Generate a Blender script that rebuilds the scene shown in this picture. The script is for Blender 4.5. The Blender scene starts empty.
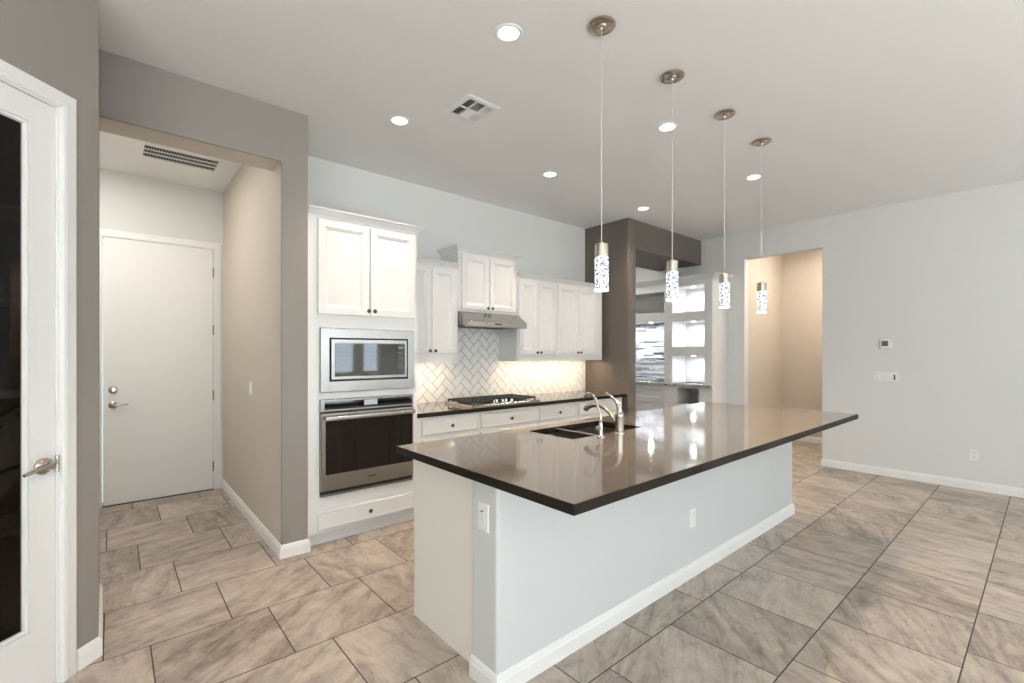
import bpy, bmesh, math, random
from mathutils import Vector, Matrix

S = bpy.context.scene
COL = S.collection
R = math.radians

# ------------------------------------------------------------------ camera
cam_data = bpy.data.cameras.new('camera')
cam = bpy.data.objects.new('camera', cam_data)
COL.objects.link(cam)
cam.location = (0, 0, 1.39)
cam.rotation_euler = (R(90), 0, R(-40.733))
cam_data.sensor_width = 36
cam_data.lens = 464.1 / 1024 * 36
cam_data.shift_y = (352.69 - 341.5) / 1024
cam_data.clip_start = 0.02
S.camera = cam

# ------------------------------------------------------------------ exposure, world, daylight
S.view_settings.view_transform = 'Standard'
S.view_settings.look = 'None'
S.view_settings.gamma = 1
S.view_settings.use_curve_mapping = False
S.view_settings.exposure = 0.52
S.cycles.max_bounces = 12
S.cycles.diffuse_bounces = 8
S.cycles.glossy_bounces = 5
S.cycles.transparent_max_bounces = 12
S.cycles.sample_clamp_indirect = 6
S.cycles.caustics_reflective = False
S.cycles.caustics_refractive = False

W = bpy.data.worlds.new('daylight_sky')
S.world = W
W.use_nodes = True
W.node_tree.nodes['Background'].inputs[0].default_value = (0.75, 0.87, 1.0, 1)
W.node_tree.nodes['Background'].inputs[1].default_value = 1.0

DAY = (0.79, 0.90, 1.0)
WARM = (1.0, 0.82, 0.64)


def area(name, loc, rot, sx, sy, power, color, shape='RECTANGLE', spread=180, parent=None):
    d = bpy.data.lights.new(name, 'AREA')
    d.shape = shape
    d.size = sx
    if shape in ('RECTANGLE', 'ELLIPSE'):
        d.size_y = sy
    d.energy = power
    d.color = color
    d.spread = R(spread)
    o = bpy.data.objects.new(name, d)
    COL.objects.link(o)
    o.location = loc
    o.rotation_euler = rot
    if parent:
        o.parent = parent
    return o


REAR = -4.0            # the glazed wall of the living room behind the camera
WIN = [(-4.2, -1.6, 0.08, 2.46), (-1.0, 1.6, 0.08, 2.46), (2.4, 4.37, 0.90, 2.46), (4.52, 4.98, 0.90, 2.46), (5.72, 6.45, 0.90, 2.46)]  # unseen; widened for more light, the last one added to replace lost daylight
for wx0, wx1, wz0, wz1 in WIN:
    area('window_daylight', ((wx0 + wx1) / 2, REAR - 0.10, (wz0 + wz1) / 2), (R(90), 0, 0),
         wx1 - wx0, wz1 - wz0, 8.6 * (wx1 - wx0) * (wz1 - wz0), DAY)
sun_d = bpy.data.lights.new('sun', 'SUN')
sun_d.energy = 150
sun_d.angle = R(0.6)
sun_d.color = (0.84, 0.93, 1.0)
sun = bpy.data.objects.new('sun', sun_d)
COL.objects.link(sun)
sun.location = (0, -9, 6)
sun.rotation_euler = (R(42), 0, R(38))      # unseen sun added to bounce light off the living-room floor onto the ceiling

# ------------------------------------------------------------------ materials
MATS = {}


def mat(name, color, rough=0.5, metal=0.0, spec=0.5, bump=None, emit=None, estr=0, coat=0, ior=1.5):
    m = bpy.data.materials.new(name)
    m.use_nodes = True
    nt = m.node_tree
    b = nt.nodes['Principled BSDF']
    b.inputs['Base Color'].default_value = (*color, 1)
    b.inputs['Roughness'].default_value = rough
    b.inputs['Metallic'].default_value = metal
    b.inputs['Specular IOR Level'].default_value = spec
    b.inputs['IOR'].default_value = ior
    if coat:
        b.inputs['Coat Weight'].default_value = coat
    if emit:
        b.inputs['Emission Color'].default_value = (*emit, 1)
        b.inputs['Emission Strength'].default_value = estr
    if bump:
        sc, st, dist = bump
        tc = nt.nodes.new('ShaderNodeNewGeometry')
        n = nt.nodes.new('ShaderNodeTexNoise')
        n.inputs['Scale'].default_value = sc
        n.inputs['Detail'].default_value = 3
        bp = nt.nodes.new('ShaderNodeBump')
        bp.inputs['Strength'].default_value = st
        bp.inputs['Distance'].default_value = dist
        nt.links.new(tc.outputs['Position'], n.inputs['Vector'])
        nt.links.new(n.outputs['Fac'], bp.inputs['Height'])
        nt.links.new(bp.outputs['Normal'], b.inputs['Normal'])
    MATS[name] = m
    return m


def N(nt, typ, **kw):
    n = nt.nodes.new(typ)
    for k, v in kw.items():
        if k in ('operation', 'blend_type', 'data_type', 'noise_dimensions', 'feature', 'rotation_type', 'distance'):
            setattr(n, k, v)
    return n


def mth(nt, op, a, b=None, clamp=False):
    n = nt.nodes.new('ShaderNodeMath')
    n.operation = op
    n.use_clamp = clamp
    for i, v in enumerate((a, b)):
        if v is None:
            continue
        if isinstance(v, (int, float)):
            n.inputs[i].default_value = v
        else:
            nt.links.new(v, n.inputs[i])
    return n.outputs[0]


def ramp(nt, fac, stops):
    n = nt.nodes.new('ShaderNodeValToRGB')
    els = n.color_ramp.elements
    while len(els) < len(stops):
        els.new(0.5)
    for e, (p, c) in zip(els, stops):
        e.position = p
        e.color = (*c, 1)
    nt.links.new(fac, n.inputs[0])
    return n.outputs[0]


wall_m = mat('wall_paint', (0.67, 0.672, 0.660), 0.75, bump=(140, 0.10, 0.003))
ceil_m = mat('ceiling_paint', (0.82, 0.818, 0.81), 0.85, bump=(60, 0.25, 0.004))
accent_m = mat('accent_paint', (0.25, 0.225, 0.205), 0.7, bump=(140, 0.12, 0.003))
accent_dark_m = mat('accent_dark', (0.125, 0.105, 0.090), 0.6, bump=(140, 0.12, 0.003))  # darker, browner tone of the accent colour
trim_m = mat('trim_paint', (0.80, 0.79, 0.77), 0.4)
cab_m = mat('cabinet_paint', (0.73, 0.722, 0.705), 0.38)
warm_lit_panel_m = mat('warm_lit_panel_paint', (0.80, 0.765, 0.71), 0.45)  # cabinet white with the warm light on this end put into its colour
tan_m = mat('hall_paint', (0.55, 0.495, 0.43), 0.75, bump=(140, 0.10, 0.003))
door_m = mat('door_paint', (0.78, 0.77, 0.75), 0.4)
built_m = mat('built_in_paint', (0.66, 0.655, 0.64), 0.5)
cubby_m = mat('cubby_paint', (0.78, 0.79, 0.79), 0.5)
steel_m = mat('brushed_steel', (0.43, 0.405, 0.38), 0.27, 1.0)
nickel_m = mat('brushed_nickel', (0.50, 0.45, 0.39), 0.22, 1.0)
chrome_m = mat('polished_nickel', (0.62, 0.58, 0.53), 0.12, 1.0)
bronze_m = mat('bronze_knob', (0.10, 0.065, 0.045), 0.35, 0.7)
black_m = mat('black_glass', (0.008, 0.008, 0.008), 0.04, ior=1.95)
oven_glass_m = mat('oven_glass', (0.010, 0.007, 0.005), 0.05, spec=0.3)
gap_m = mat('black_gap', (0.01, 0.01, 0.01), 0.6)
iron_m = mat('cast_iron', (0.02, 0.019, 0.018), 0.55)
plastic_m = mat('white_plastic', (0.78, 0.775, 0.76), 0.35)
slot_m = mat('dark_slot', (0.03, 0.028, 0.025), 0.6)
lcd_m = mat('lcd_screen', (0.10, 0.125, 0.115), 0.25)
sink_m = mat('sink_steel', (0.30, 0.27, 0.24), 0.30, 0.9)
grout_m = mat('tile_grout', (0.11, 0.105, 0.10), 0.9)
tile_m = mat('white_tile', (0.80, 0.79, 0.77), 0.12, spec=0.5)
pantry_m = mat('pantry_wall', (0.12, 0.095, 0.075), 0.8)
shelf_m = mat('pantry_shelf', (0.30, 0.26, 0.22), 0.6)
display_m = mat('oven_display', (0.25, 0.27, 0.30), 0.15, emit=(0.6, 0.7, 0.8), estr=0.25)
canlens_m = mat('lamp_lens', (0.9, 0.9, 0.9), 0.4, emit=(1.0, 0.90, 0.78), estr=9)
led_m = mat('led_strip', (0.9, 0.9, 0.9), 0.4, emit=(1.0, 0.84, 0.62), estr=1.2)
puck_m = mat('puck_lens', (0.9, 0.9, 0.9), 0.4, emit=(0.95, 0.97, 1.0), estr=6)
cord_m = mat('silver_cord', (0.70, 0.69, 0.67), 0.35, 0.5)
rawwood_m = mat('raw_wood', (0.52, 0.40, 0.28), 0.6)


def quartz(name, base, fleck, rough):
    m = mat(name, base, rough, ior=1.6, coat=0.5)
    m.node_tree.nodes['Principled BSDF'].inputs['Coat IOR'].default_value = 1.6
    m.node_tree.nodes['Principled BSDF'].inputs['Coat Roughness'].default_value = 0.04
    nt = m.node_tree
    g = N(nt, 'ShaderNodeNewGeometry')
    n = N(nt, 'ShaderNodeTexNoise')
    n.inputs['Scale'].default_value = 420
    n.inputs['Detail'].default_value = 2
    nt.links.new(g.outputs['Position'], n.inputs['Vector'])
    c = ramp(nt, n.outputs['Fac'], [(0.45, base), (0.72, fleck)])
    nt.links.new(c, nt.nodes['Principled BSDF'].inputs['Base Color'])
    return m


quartz_m = quartz('dark_quartz', (0.130, 0.100, 0.077), (0.19, 0.153, 0.124), 0.09)


def granite():
    m = mat('speckled_granite', (0.4, 0.4, 0.4), 0.2)
    nt = m.node_tree
    g = N(nt, 'ShaderNodeNewGeometry')
    n = N(nt, 'ShaderNodeTexNoise')
    n.inputs['Scale'].default_value = 60
    n.inputs['Detail'].default_value = 5
    nt.links.new(g.outputs['Position'], n.inputs['Vector'])
    c = ramp(nt, n.outputs['Fac'], [(0.38, (0.04, 0.04, 0.04)), (0.5, (0.28, 0.27, 0.25)), (0.62, (0.62, 0.6, 0.57))])
    nt.links.new(c, nt.nodes['Principled BSDF'].inputs['Base Color'])
    return m


shaded_edge_m = mat('shaded_quartz_edge', (0.016, 0.012, 0.009), 0.5, spec=0.15)  # same stone as the top, its colour darkened for shaded sides


def shaded_sides(o):
    """slab sides and cut-outs take a darker matt copy, painting in their shade"""
    o.data.materials.append(shaded_edge_m)
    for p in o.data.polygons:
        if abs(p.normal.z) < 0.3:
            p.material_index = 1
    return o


granite_m = granite()


def stone():
    m = mat('stacked_stone_strips', (0.5, 0.5, 0.5), 0.55, bump=(90, 0.3, 0.004))
    nt = m.node_tree
    a = N(nt, 'ShaderNodeAttribute')
    a.attribute_name = 'stone_colour'
    g = N(nt, 'ShaderNodeNewGeometry')
    n = N(nt, 'ShaderNodeTexNoise')
    n.inputs['Scale'].default_value = 30
    n.inputs['Detail'].default_value = 4
    nt.links.new(g.outputs['Position'], n.inputs['Vector'])
    mx = N(nt, 'ShaderNodeMix', data_type='RGBA', blend_type='MULTIPLY')
    mx.inputs[0].default_value = 0.6
    c = ramp(nt, n.outputs['Fac'], [(0.3, (0.5, 0.5, 0.52)), (0.7, (1, 1, 1))])
    nt.links.new(a.outputs['Color'], mx.inputs[6])
    nt.links.new(c, mx.inputs[7])
    nt.links.new(mx.outputs[2], nt.nodes['Principled BSDF'].inputs['Base Color'])
    return m


stone_m = stone()


def pane(name, tint, refl):
    m = bpy.data.materials.new(name)
    m.use_nodes = True
    nt = m.node_tree
    nt.nodes.clear()
    out = N(nt, 'ShaderNodeOutputMaterial')
    t = N(nt, 'ShaderNodeBsdfTransparent')
    t.inputs[0].default_value = (*tint, 1)
    g = N(nt, 'ShaderNodeBsdfGlossy')
    g.inputs['Roughness'].default_value = 0.02
    f = N(nt, 'ShaderNodeFresnel')
    f.inputs[0].default_value = refl
    mx = N(nt, 'ShaderNodeMixShader')
    geo = N(nt, 'ShaderNodeNewGeometry')      # the leaving face of a thin pane adds no second mirror
    nt.links.new(mth(nt, 'MULTIPLY', f.outputs[0], mth(nt, 'SUBTRACT', 1.0, geo.outputs['Backfacing'])), mx.inputs[0])
    nt.links.new(t.outputs[0], mx.inputs[1])
    nt.links.new(g.outputs[0], mx.inputs[2])
    nt.links.new(mx.outputs[0], out.inputs[0])
    return m


glass_m = pane('clear_pane', (0.97, 0.98, 0.98), 1.5)
dark_glass_m = pane('dark_pane', (0.46, 0.43, 0.39), 1.5)  # tint darkens the view, standing in for the unlit pantry behind
shell_m = pane('crystal_shell', (0.98, 0.98, 0.98), 1.25)


def seeded():
    m = mat('seeded_crystal', (0.85, 0.86, 0.87), 0.15)
    nt = m.node_tree
    b = nt.nodes['Principled BSDF']
    tc = N(nt, 'ShaderNodeTexCoord')
    v = N(nt, 'ShaderNodeTexVoronoi', feature='F1')
    v.inputs['Scale'].default_value = 95
    nt.links.new(tc.outputs['Object'], v.inputs['Vector'])
    n = N(nt, 'ShaderNodeTexNoise')
    n.inputs['Scale'].default_value = 60
    n.inputs['Detail'].default_value = 2
    nt.links.new(tc.outputs['Object'], n.inputs['Vector'])
    s = mth(nt, 'ADD', v.outputs['Distance'], mth(nt, 'MULTIPLY', n.outputs['Fac'], 0.7))
    e = ramp(nt, s, [(0.66, (0.06, 0.063, 0.07)), (0.86, (0.42, 0.43, 0.46)), (1.02, (0.90, 0.92, 0.96))])
    nt.links.new(e, b.inputs['Emission Color'])
    nt.links.new(e, b.inputs['Base Color'])
    b.inputs['Emission Strength'].default_value = 0.65
    bp = N(nt, 'ShaderNodeBump')
    bp.inputs['Strength'].default_value = 0.5
    bp.inputs['Distance'].default_value = 0.003
    nt.links.new(v.outputs['Distance'], bp.inputs['Height'])
    nt.links.new(bp.outputs['Normal'], b.inputs['Normal'])
    return m


seeded_m = seeded()
rim_m = mat('glowing_crystal_rim', (0.9, 0.9, 0.9), 0.1, emit=(0.96, 0.98, 1.0), estr=1.6)


def floor_mat():
    T = 0.507
    m = mat('veined_stone_tile', (0.4, 0.36, 0.31), 0.38, spec=0.4)
    nt = m.node_tree
    L = nt.links.new
    b = nt.nodes['Principled BSDF']
    g = N(nt, 'ShaderNodeNewGeometry')
    sx = N(nt, 'ShaderNodeSeparateXYZ')
    L(g.outputs['Position'], sx.inputs[0])
    x, y = sx.outputs[0], sx.outputs[1]
    yv = mth(nt, 'DIVIDE', mth(nt, 'SUBTRACT', y, 1.2695), T)
    row = mth(nt, 'FLOOR', yv)
    fv = mth(nt, 'SUBTRACT', yv, row)
    xu = mth(nt, 'DIVIDE', mth(nt, 'ADD', mth(nt, 'SUBTRACT', x, 0.475), mth(nt, 'MULTIPLY', row, 0.169)), T)
    colm = mth(nt, 'FLOOR', xu)
    fu = mth(nt, 'SUBTRACT', xu, colm)

    def edge(f):
        return mth(nt, 'MINIMUM', f, mth(nt, 'SUBTRACT', 1.0, f))
    eu, ev = edge(fu), edge(fv)
    d = mth(nt, 'MULTIPLY', mth(nt, 'MINIMUM', eu, ev), T)
    gr = mth(nt, 'LESS_THAN', d, 0.0029)
    cid = N(nt, 'ShaderNodeCombineXYZ')
    L(colm, cid.inputs[0])
    L(row, cid.inputs[1])
    wn = N(nt, 'ShaderNodeTexWhiteNoise')
    wn.noise_dimensions = '3D'
    L(cid.outputs[0], wn.inputs['Vector'])
    ws = N(nt, 'ShaderNodeSeparateColor')
    L(wn.outputs['Color'], ws.inputs[0])
    # local tile coordinates, turned by a tile's own angle and shifted to its own piece of veining
    sh = N(nt, 'ShaderNodeVectorMath')
    sh.operation = 'MULTIPLY_ADD'
    sh.inputs[1].default_value = (37, 53, 71)
    L(wn.outputs['Color'], sh.inputs[0])
    L(g.outputs['Position'], sh.inputs[2])
    rot = N(nt, 'ShaderNodeVectorRotate')
    rot.rotation_type = 'Z_AXIS'
    flip = mth(nt, 'MULTIPLY', mth(nt, 'GREATER_THAN', ws.outputs[0], 0.55), -1.05)
    ang = mth(nt, 'ADD', flip, mth(nt, 'ADD', mth(nt, 'MULTIPLY', ws.outputs[1], 0.5), -0.75))
    L(sh.outputs[0], rot.inputs['Vector'])
    L(ang, rot.inputs['Angle'])
    st = N(nt, 'ShaderNodeVectorMath')
    st.operation = 'MULTIPLY'
    st.inputs[1].default_value = (1.1, 4.0, 1.0)
    L(rot.outputs[0], st.inputs[0])
    n1 = N(nt, 'ShaderNodeTexNoise')
    n1.inputs['Scale'].default_value = 1.6
    n1.inputs['Detail'].default_value = 7
    n1.inputs['Roughness'].default_value = 0.62
    n1.inputs['Distortion'].default_value = 1.2
    L(st.outputs[0], n1.inputs['Vector'])
    st2 = N(nt, 'ShaderNodeVectorMath')
    st2.operation = 'MULTIPLY'
    st2.inputs[1].default_value = (5.0, 38.0, 1.0)
    L(rot.outputs[0], st2.inputs[0])
    n2 = N(nt, 'ShaderNodeTexNoise')
    n2.inputs['Scale'].default_value = 1.5
    n2.inputs['Detail'].default_value = 5
    L(st2.outputs[0], n2.inputs['Vector'])
    n3 = N(nt, 'ShaderNodeTexNoise')
    n3.inputs['Scale'].default_value = 11
    n3.inputs['Detail'].default_value = 9
    n3.inputs['Roughness'].default_value = 0.72
    n3.inputs['Distortion'].default_value = 0.6
    L(rot.outputs[0], n3.inputs['Vector'])
    st4 = N(nt, 'ShaderNodeVectorMath')
    st4.operation = 'MULTIPLY'
    st4.inputs[1].default_value = (2.2, 6.5, 1.0)
    L(rot.outputs[0], st4.inputs[0])
    n4 = N(nt, 'ShaderNodeTexNoise')
    n4.inputs['Scale'].default_value = 1.7
    n4.inputs['Detail'].default_value = 6
    n4.inputs['Distortion'].default_value = 0.5
    L(st4.outputs[0], n4.inputs['Vector'])
    vein = mth(nt, 'SUBTRACT', 1.0, mth(nt, 'MULTIPLY', mth(nt, 'ABSOLUTE', mth(nt, 'SUBTRACT', n4.outputs['Fac'], 0.5)), 26.0), clamp=True)
    f = mth(nt, 'ADD', mth(nt, 'MULTIPLY', n1.outputs['Fac'], 0.56), mth(nt, 'MULTIPLY', n2.outputs['Fac'], 0.12))
    f = mth(nt, 'ADD', f, mth(nt, 'MULTIPLY', n3.outputs['Fac'], 0.32))
    f = mth(nt, 'SUBTRACT', f, mth(nt, 'MULTIPLY', vein, 0.055))
    f = mth(nt, 'ADD', f, mth(nt, 'MULTIPLY', mth(nt, 'SUBTRACT', ws.outputs[2], 0.5), 0.10))
    c = ramp(nt, f, [(0.32, (0.155, 0.125, 0.102)), (0.43, (0.30, 0.250, 0.210)),
                     (0.51, (0.405, 0.346, 0.295)), (0.62, (0.52, 0.455, 0.396))])
    mx = N(nt, 'ShaderNodeMix', data_type='RGBA')
    L(gr, mx.inputs[0])
    L(c, mx.inputs[6])
    mx.inputs[7].default_value = (0.075, 0.057, 0.043, 1)
    L(mx.outputs[2], b.inputs['Base Color'])
    L(mth(nt, 'ADD', mth(nt, 'MULTIPLY', gr, 0.5), 0.36), b.inputs['Roughness'])
    h = mth(nt, 'ADD', mth(nt, 'MULTIPLY', f, 0.15), mth(nt, 'MULTIPLY', mth(nt, 'SUBTRACT', 1.0, gr), 0.6))
    bp = N(nt, 'ShaderNodeBump')
    bp.inputs['Strength'].default_value = 0.25
    bp.inputs['Distance'].default_value = 0.003
    L(h, bp.inputs['Height'])
    L(bp.outputs['Normal'], b.inputs['Normal'])
    return m


floor_m = floor_mat()


# ------------------------------------------------------------------ mesh helpers
def new():
    return bmesh.new()


def box(bm, x0, x1, y0, y1, z0, z1, bev=0.0, seg=2, vertical=False):
    vs = [bm.verts.new((x, y, z)) for z in (z0, z1) for y in (y0, y1) for x in (x0, x1)]
    fs = [bm.faces.new([vs[i] for i in q]) for q in
          ((0, 2, 3, 1), (4, 5, 7, 6), (0, 1, 5, 4), (2, 6, 7, 3), (0, 4, 6, 2), (1, 3, 7, 5))]
    if bev:
        es = set(e for f in fs for e in f.edges)
        if vertical:
            es = [e for e in es if abs(e.verts[0].co.z - e.verts[1].co.z) > 1e-6]
        bmesh.ops.bevel(bm, geom=list(es), offset=bev, segments=seg, affect='EDGES', profile=0.5)
    return bm


def B(*a, **k):
    return box(new(), *a, **k)


def panel(bm, x0, x1, z0, z1, yb, rings):
    """nested rectangles facing -Y: rings of (inset, depth in front of yb)"""
    loops = []
    for ins, d in rings:
        loops.append([bm.verts.new(p) for p in ((x0 + ins, yb - d, z0 + ins), (x1 - ins, yb - d, z0 + ins),
                                                (x1 - ins, yb - d, z1 - ins), (x0 + ins, yb - d, z1 - ins))])
    bm.faces.new(loops[0][::-1])
    for a, b in zip(loops, loops[1:]):
        for i in range(4):
            j = (i + 1) % 4
            bm.faces.new((a[i], a[j], b[j], b[i]))
    bm.faces.new(loops[-1])
    return bm


DOOR_RINGS = [(0, 0), (0, .015), (.004, .019), (.050, .019), (.054, .014), (.060, .013), (.072, .006), (.078, .0055)]
DRAWER_RINGS = [(0, 0), (0, .013), (.010, .019), (.012, .019), (.020, .0175), (.022, .0175)]


def lathe(bm, prof, seg=20, axis='Z', org=(0, 0, 0)):
    """prof of (radius, height); axis Z, or -Y for knobs"""
    rings = []
    for r, h in prof:
        ring = []
        for i in range(seg):
            a = 2 * math.pi * i / seg
            if axis == 'Z':
                p = (r * math.cos(a), r * math.sin(a), h)
            elif axis == '-Y':
                p = (r * math.cos(a), -h, r * math.sin(a))
            elif axis == '-X':
                p = (-h, r * math.cos(a), r * math.sin(a))
            else:
                p = (h, r * math.cos(a), r * math.sin(a))
            ring.append(bm.verts.new(Vector(org) + Vector(p)))
        rings.append(ring)
    for a, b in zip(rings, rings[1:]):
        for i in range(seg):
            j = (i + 1) % seg
            bm.faces.new((a[i], a[j], b[j], b[i]))
    bm.faces.new(rings[0])
    bm.faces.new(rings[-1])
    return bm


def smooth_path(pts, n=6):
    P = [Vector(p) for p in pts]
    if len(P) < 3:
        return P
    Q = [P[0] * 2 - P[1]] + P + [P[-1] * 2 - P[-2]]
    out = []
    for i in range(1, len(Q) - 2):
        a, b, c, d = Q[i - 1:i + 3]
        for k in range(n):
            t = k / n
            out.append(0.5 * ((2 * b) + (c - a) * t + (2 * a - 5 * b + 4 * c - d) * t * t + (3 * b - a - 3 * c + d) * t ** 3))
    out.append(P[-1])
    return out


def tube(bm, pts, rads, seg=12, n=6, smooth=True):
    P = smooth_path(pts, n) if smooth else [Vector(p) for p in pts]
    if not isinstance(rads, (list, tuple)):
        rads = [rads] * len(pts)
    m = len(P) - 1
    def rad(i):
        t = i / m * (len(rads) - 1)
        k = min(int(t), len(rads) - 2)
        return rads[k] + (rads[k + 1] - rads[k]) * (t - k)
    prev = None
    rings = []
    for i, p in enumerate(P):
        t = (P[min(i + 1, m)] - P[max(i - 1, 0)]).normalized()
        if prev is None:
            u = t.orthogonal().normalized()
        else:
            u = (prev - t * prev.dot(t)).normalized()
        prev = u
        v = t.cross(u)
        r = rad(i)
        rings.append([bm.verts.new(p + u * (r * math.cos(2 * math.pi * k / seg)) + v * (r * math.sin(2 * math.pi * k / seg)))
                      for k in range(seg)])
    for a, b in zip(rings, rings[1:]):
        for i in range(seg):
            j = (i + 1) % seg
            bm.faces.new((a[i], a[j], b[j], b[i]))
    bm.faces.new(rings[0])
    bm.faces.new(rings[-1])
    return bm


def sweep(bm, path, prof, fmap=lambda u, v, d: (u, v, d), closed=False):
    """mitred sweep: path in a plane, profile of (offset to the right of travel, height out of the plane)"""
    P = [Vector(p) for p in path]
    n = len(P)
    rings = []
    for i in range(n):
        def nrm(a, b):
            t = (b - a).normalized()
            return Vector((t.y, -t.x))
        if closed or 0 < i < n - 1:
            n1, n2 = nrm(P[i - 1], P[i]), nrm(P[i], P[(i + 1) % n])
            k = (n1 + n2) / (1 + n1.dot(n2))
        elif i == 0:
            k = nrm(P[0], P[1])
        else:
            k = nrm(P[-2], P[-1])
        rings.append([bm.verts.new(fmap(P[i].x + k.x * o, P[i].y + k.y * o, h)) for o, h in prof])
    m = len(prof)
    pairs = list(zip(rings, rings[1:])) + ([(rings[-1], rings[0])] if closed else [])
    for a, b in pairs:
        for i in range(m):
            j = (i + 1) % m
            bm.faces.new((a[i], a[j], b[j], b[i]))
    if not closed:
        bm.faces.new(rings[0])
        bm.faces.new(rings[-1])
    return bm


def org_of(o):
    return o.matrix_basis.translation.copy() if o and o.parent is None else (org_of(o.parent) if o and o.parent else Vector())


def obj(name, bm, m, parent=None, xf=None, smooth=False, origin=None):
    """links a bmesh given in world coordinates as ONE object; a part keeps its thing's origin"""
    if xf is not None:
        bm.transform(xf)
    bmesh.ops.recalc_face_normals(bm, faces=bm.faces[:])
    me = bpy.data.meshes.new(name)
    if parent is not None:
        root = parent
        while root.parent:
            root = root.parent
        bm.transform(Matrix.Translation(-Vector(root.location)))
    elif origin is not None:
        bm.transform(Matrix.Translation(-Vector(origin)))
    bm.to_mesh(me)
    bm.free()
    if smooth:
        for p in me.polygons:
            p.use_smooth = True
        try:
            me.set_sharp_from_angle(angle=R(35))
        except Exception:
            pass
    me.materials.append(m)
    o = bpy.data.objects.new(name, me)
    COL.objects.link(o)
    if parent is not None:
        o.parent = parent
    elif origin is not None:
        o.location = origin
    return o


def tag(o, label, cat, group=None):
    o['label'] = label
    o['category'] = cat
    if group:
        o['group'] = group
    return o


def thing(name, label, cat, loc, group=None):
    o = bpy.data.objects.new(name, None)
    COL.objects.link(o)
    o.empty_display_size = 0.1
    o.location = loc
    return tag(o, label, cat, group)


def struct(name, bm, m, parent=None, xf=None, label=None):
    o = obj(name, bm, m, parent, xf)
    if parent is None:
        o['kind'] = 'structure'
        if label:
            o['label'] = label
    return o


def dup(root, loc, label, group=None):
    r = root.copy()
    COL.objects.link(r)
    r.location = loc
    r['label'] = label
    if group:
        r['group'] = group
    for ch in list(root.children):
        c = ch.copy()
        COL.objects.link(c)
        c.parent = r
        for g in list(ch.children):
            d = g.copy()
            COL.objects.link(d)
            d.parent = c
    return r


BASE = [(0, 0), (.014, 0), (.014, .062), (.010, .070), (.010, .076), (.005, .087), (0, .090)]
CROWN = [(0, 0), (.006, 0), (.006, .010), (.014, .016), (.032, .036), (.044, .042), (.048, .046), (.048, .054), (0, .054)]
CASING = [(0, 0), (0, .014), (.006, .018), (.022, .018), (.028, .014), (.060, .011), (.067, .006), (.070, 0)]

# ------------------------------------------------------------------ the shell
C = 3.048          # ceiling height
YB = 4.075         # kitchen back wall
YF = 3.392         # plane of the header over the passage and the soffit
XR = 6.615         # right wall

struct('floor', B(-4.7, 8.5, REAR - .12, 5.75, -.06, 0), floor_m)
struct('ceiling', B(-4.7, 8.5, REAR - .12, 5.75, C, C + .08), ceil_m)
struct('wall_back', B(1.036, 4.80, YB, YB + .12, 0, C), wall_m)
bm = new()
box(bm, XR, XR + .12, REAR, 1.834, 0, C)
box(bm, XR, XR + .12, 2.762, 5.6, 0, C)
box(bm, XR, XR + .12, 1.834, 2.762, 2.685, C)
struct('wall_right', bm, wall_m)

# hall seen through the doorway
struct('wall_hall_end', B(8.2, 8.3, .6, 2.95, 0, C), tan_m)
bm = new()
box(bm, XR + .12, 8.2, 2.83, 2.95, 0, C)
struct('wall_hall_left', bm, tan_m)
struct('wall_hall_right', B(XR + .12, 8.2, .6, .72, 0, C), tan_m)
area('hall_ceiling_light', (7.3, 1.9, C - .02), (0, 0, 0), .5, .5, 26, (1.0, .88, .74))

# column and dropped soffit at the end of the kitchen run
bm = new()
box(bm, 4.80, 4.962, YF - .008, 4.25, 0, C, .012, 2, True)
struct('wall_column', bm, accent_dark_m)
struct('trim_soffit', B(4.962, XR, YF - .008, 4.10, 2.69, C), accent_dark_m)
# alcove beyond the soffit
struct('wall_alcove_back', B(4.80, XR, 5.45, 5.57, 0, C), wall_m)
struct('wall_alcove_left', B(4.80, 4.92, 4.25, 5.45, 0, C), wall_m)

# passage to the laundry door: header, right jamb wall, end wall
bm = new()
box(bm, -.06, .866, YF, YF + .016, 2.684, C)
box(bm, .866, 1.036, YF, YF + .016, 0, C)
struct('wall_passage_front', bm, accent_m)
struct('trim_header', B(-.06, .866, YF + .016, 3.62, 2.684, C), tan_m)
struct('wall_passage_right', B(.866, 1.036, YF + .016, 5.6, 0, C), tan_m)
bm = new()
box(bm, -1.0, -.070, 5.573, 5.72, 0, C)
box(bm, .780, 1.036, 5.573, 5.72, 0, C)
box(bm, -.070, .780, 5.573, 5.72, 2.443, C)
struct('wall_laundry', bm, wall_m)
struct('wall_laundry_left', B(-1.0, -.9, 3.62, 5.6, 0, C), wall_m)
struct('wall_laundry_front', B(-.9, -.16, 3.55, 3.62, 0, C), wall_m)

# angled pantry wall: local u along the wall, d into the room
P0 = Vector((-.048, 2.85, 0))
k = math.sqrt(.5)
PM = Matrix(((-k, k, 0, P0.x), (-k, -k, 0, P0.y), (0, 0, 1, 0), (0, 0, 0, 1)))
OU0, OU1, OZ = .172, .910, 2.425
bm = new()
box(bm, 0, OU0, -.11, 0, 0, C)
box(bm, OU1, 1.70, -.11, 0, 0, C)
box(bm, OU0, OU1, -.11, 0, OZ, C)
struct('wall_pantry', bm, accent_m, xf=PM)
struct('wall_left', B(-4.62, -4.5, REAR, 1.66, 0, C), wall_m)
struct('wall_dining', B(-4.5, -1.26, 1.55, 1.66, 0, C), wall_m)
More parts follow.
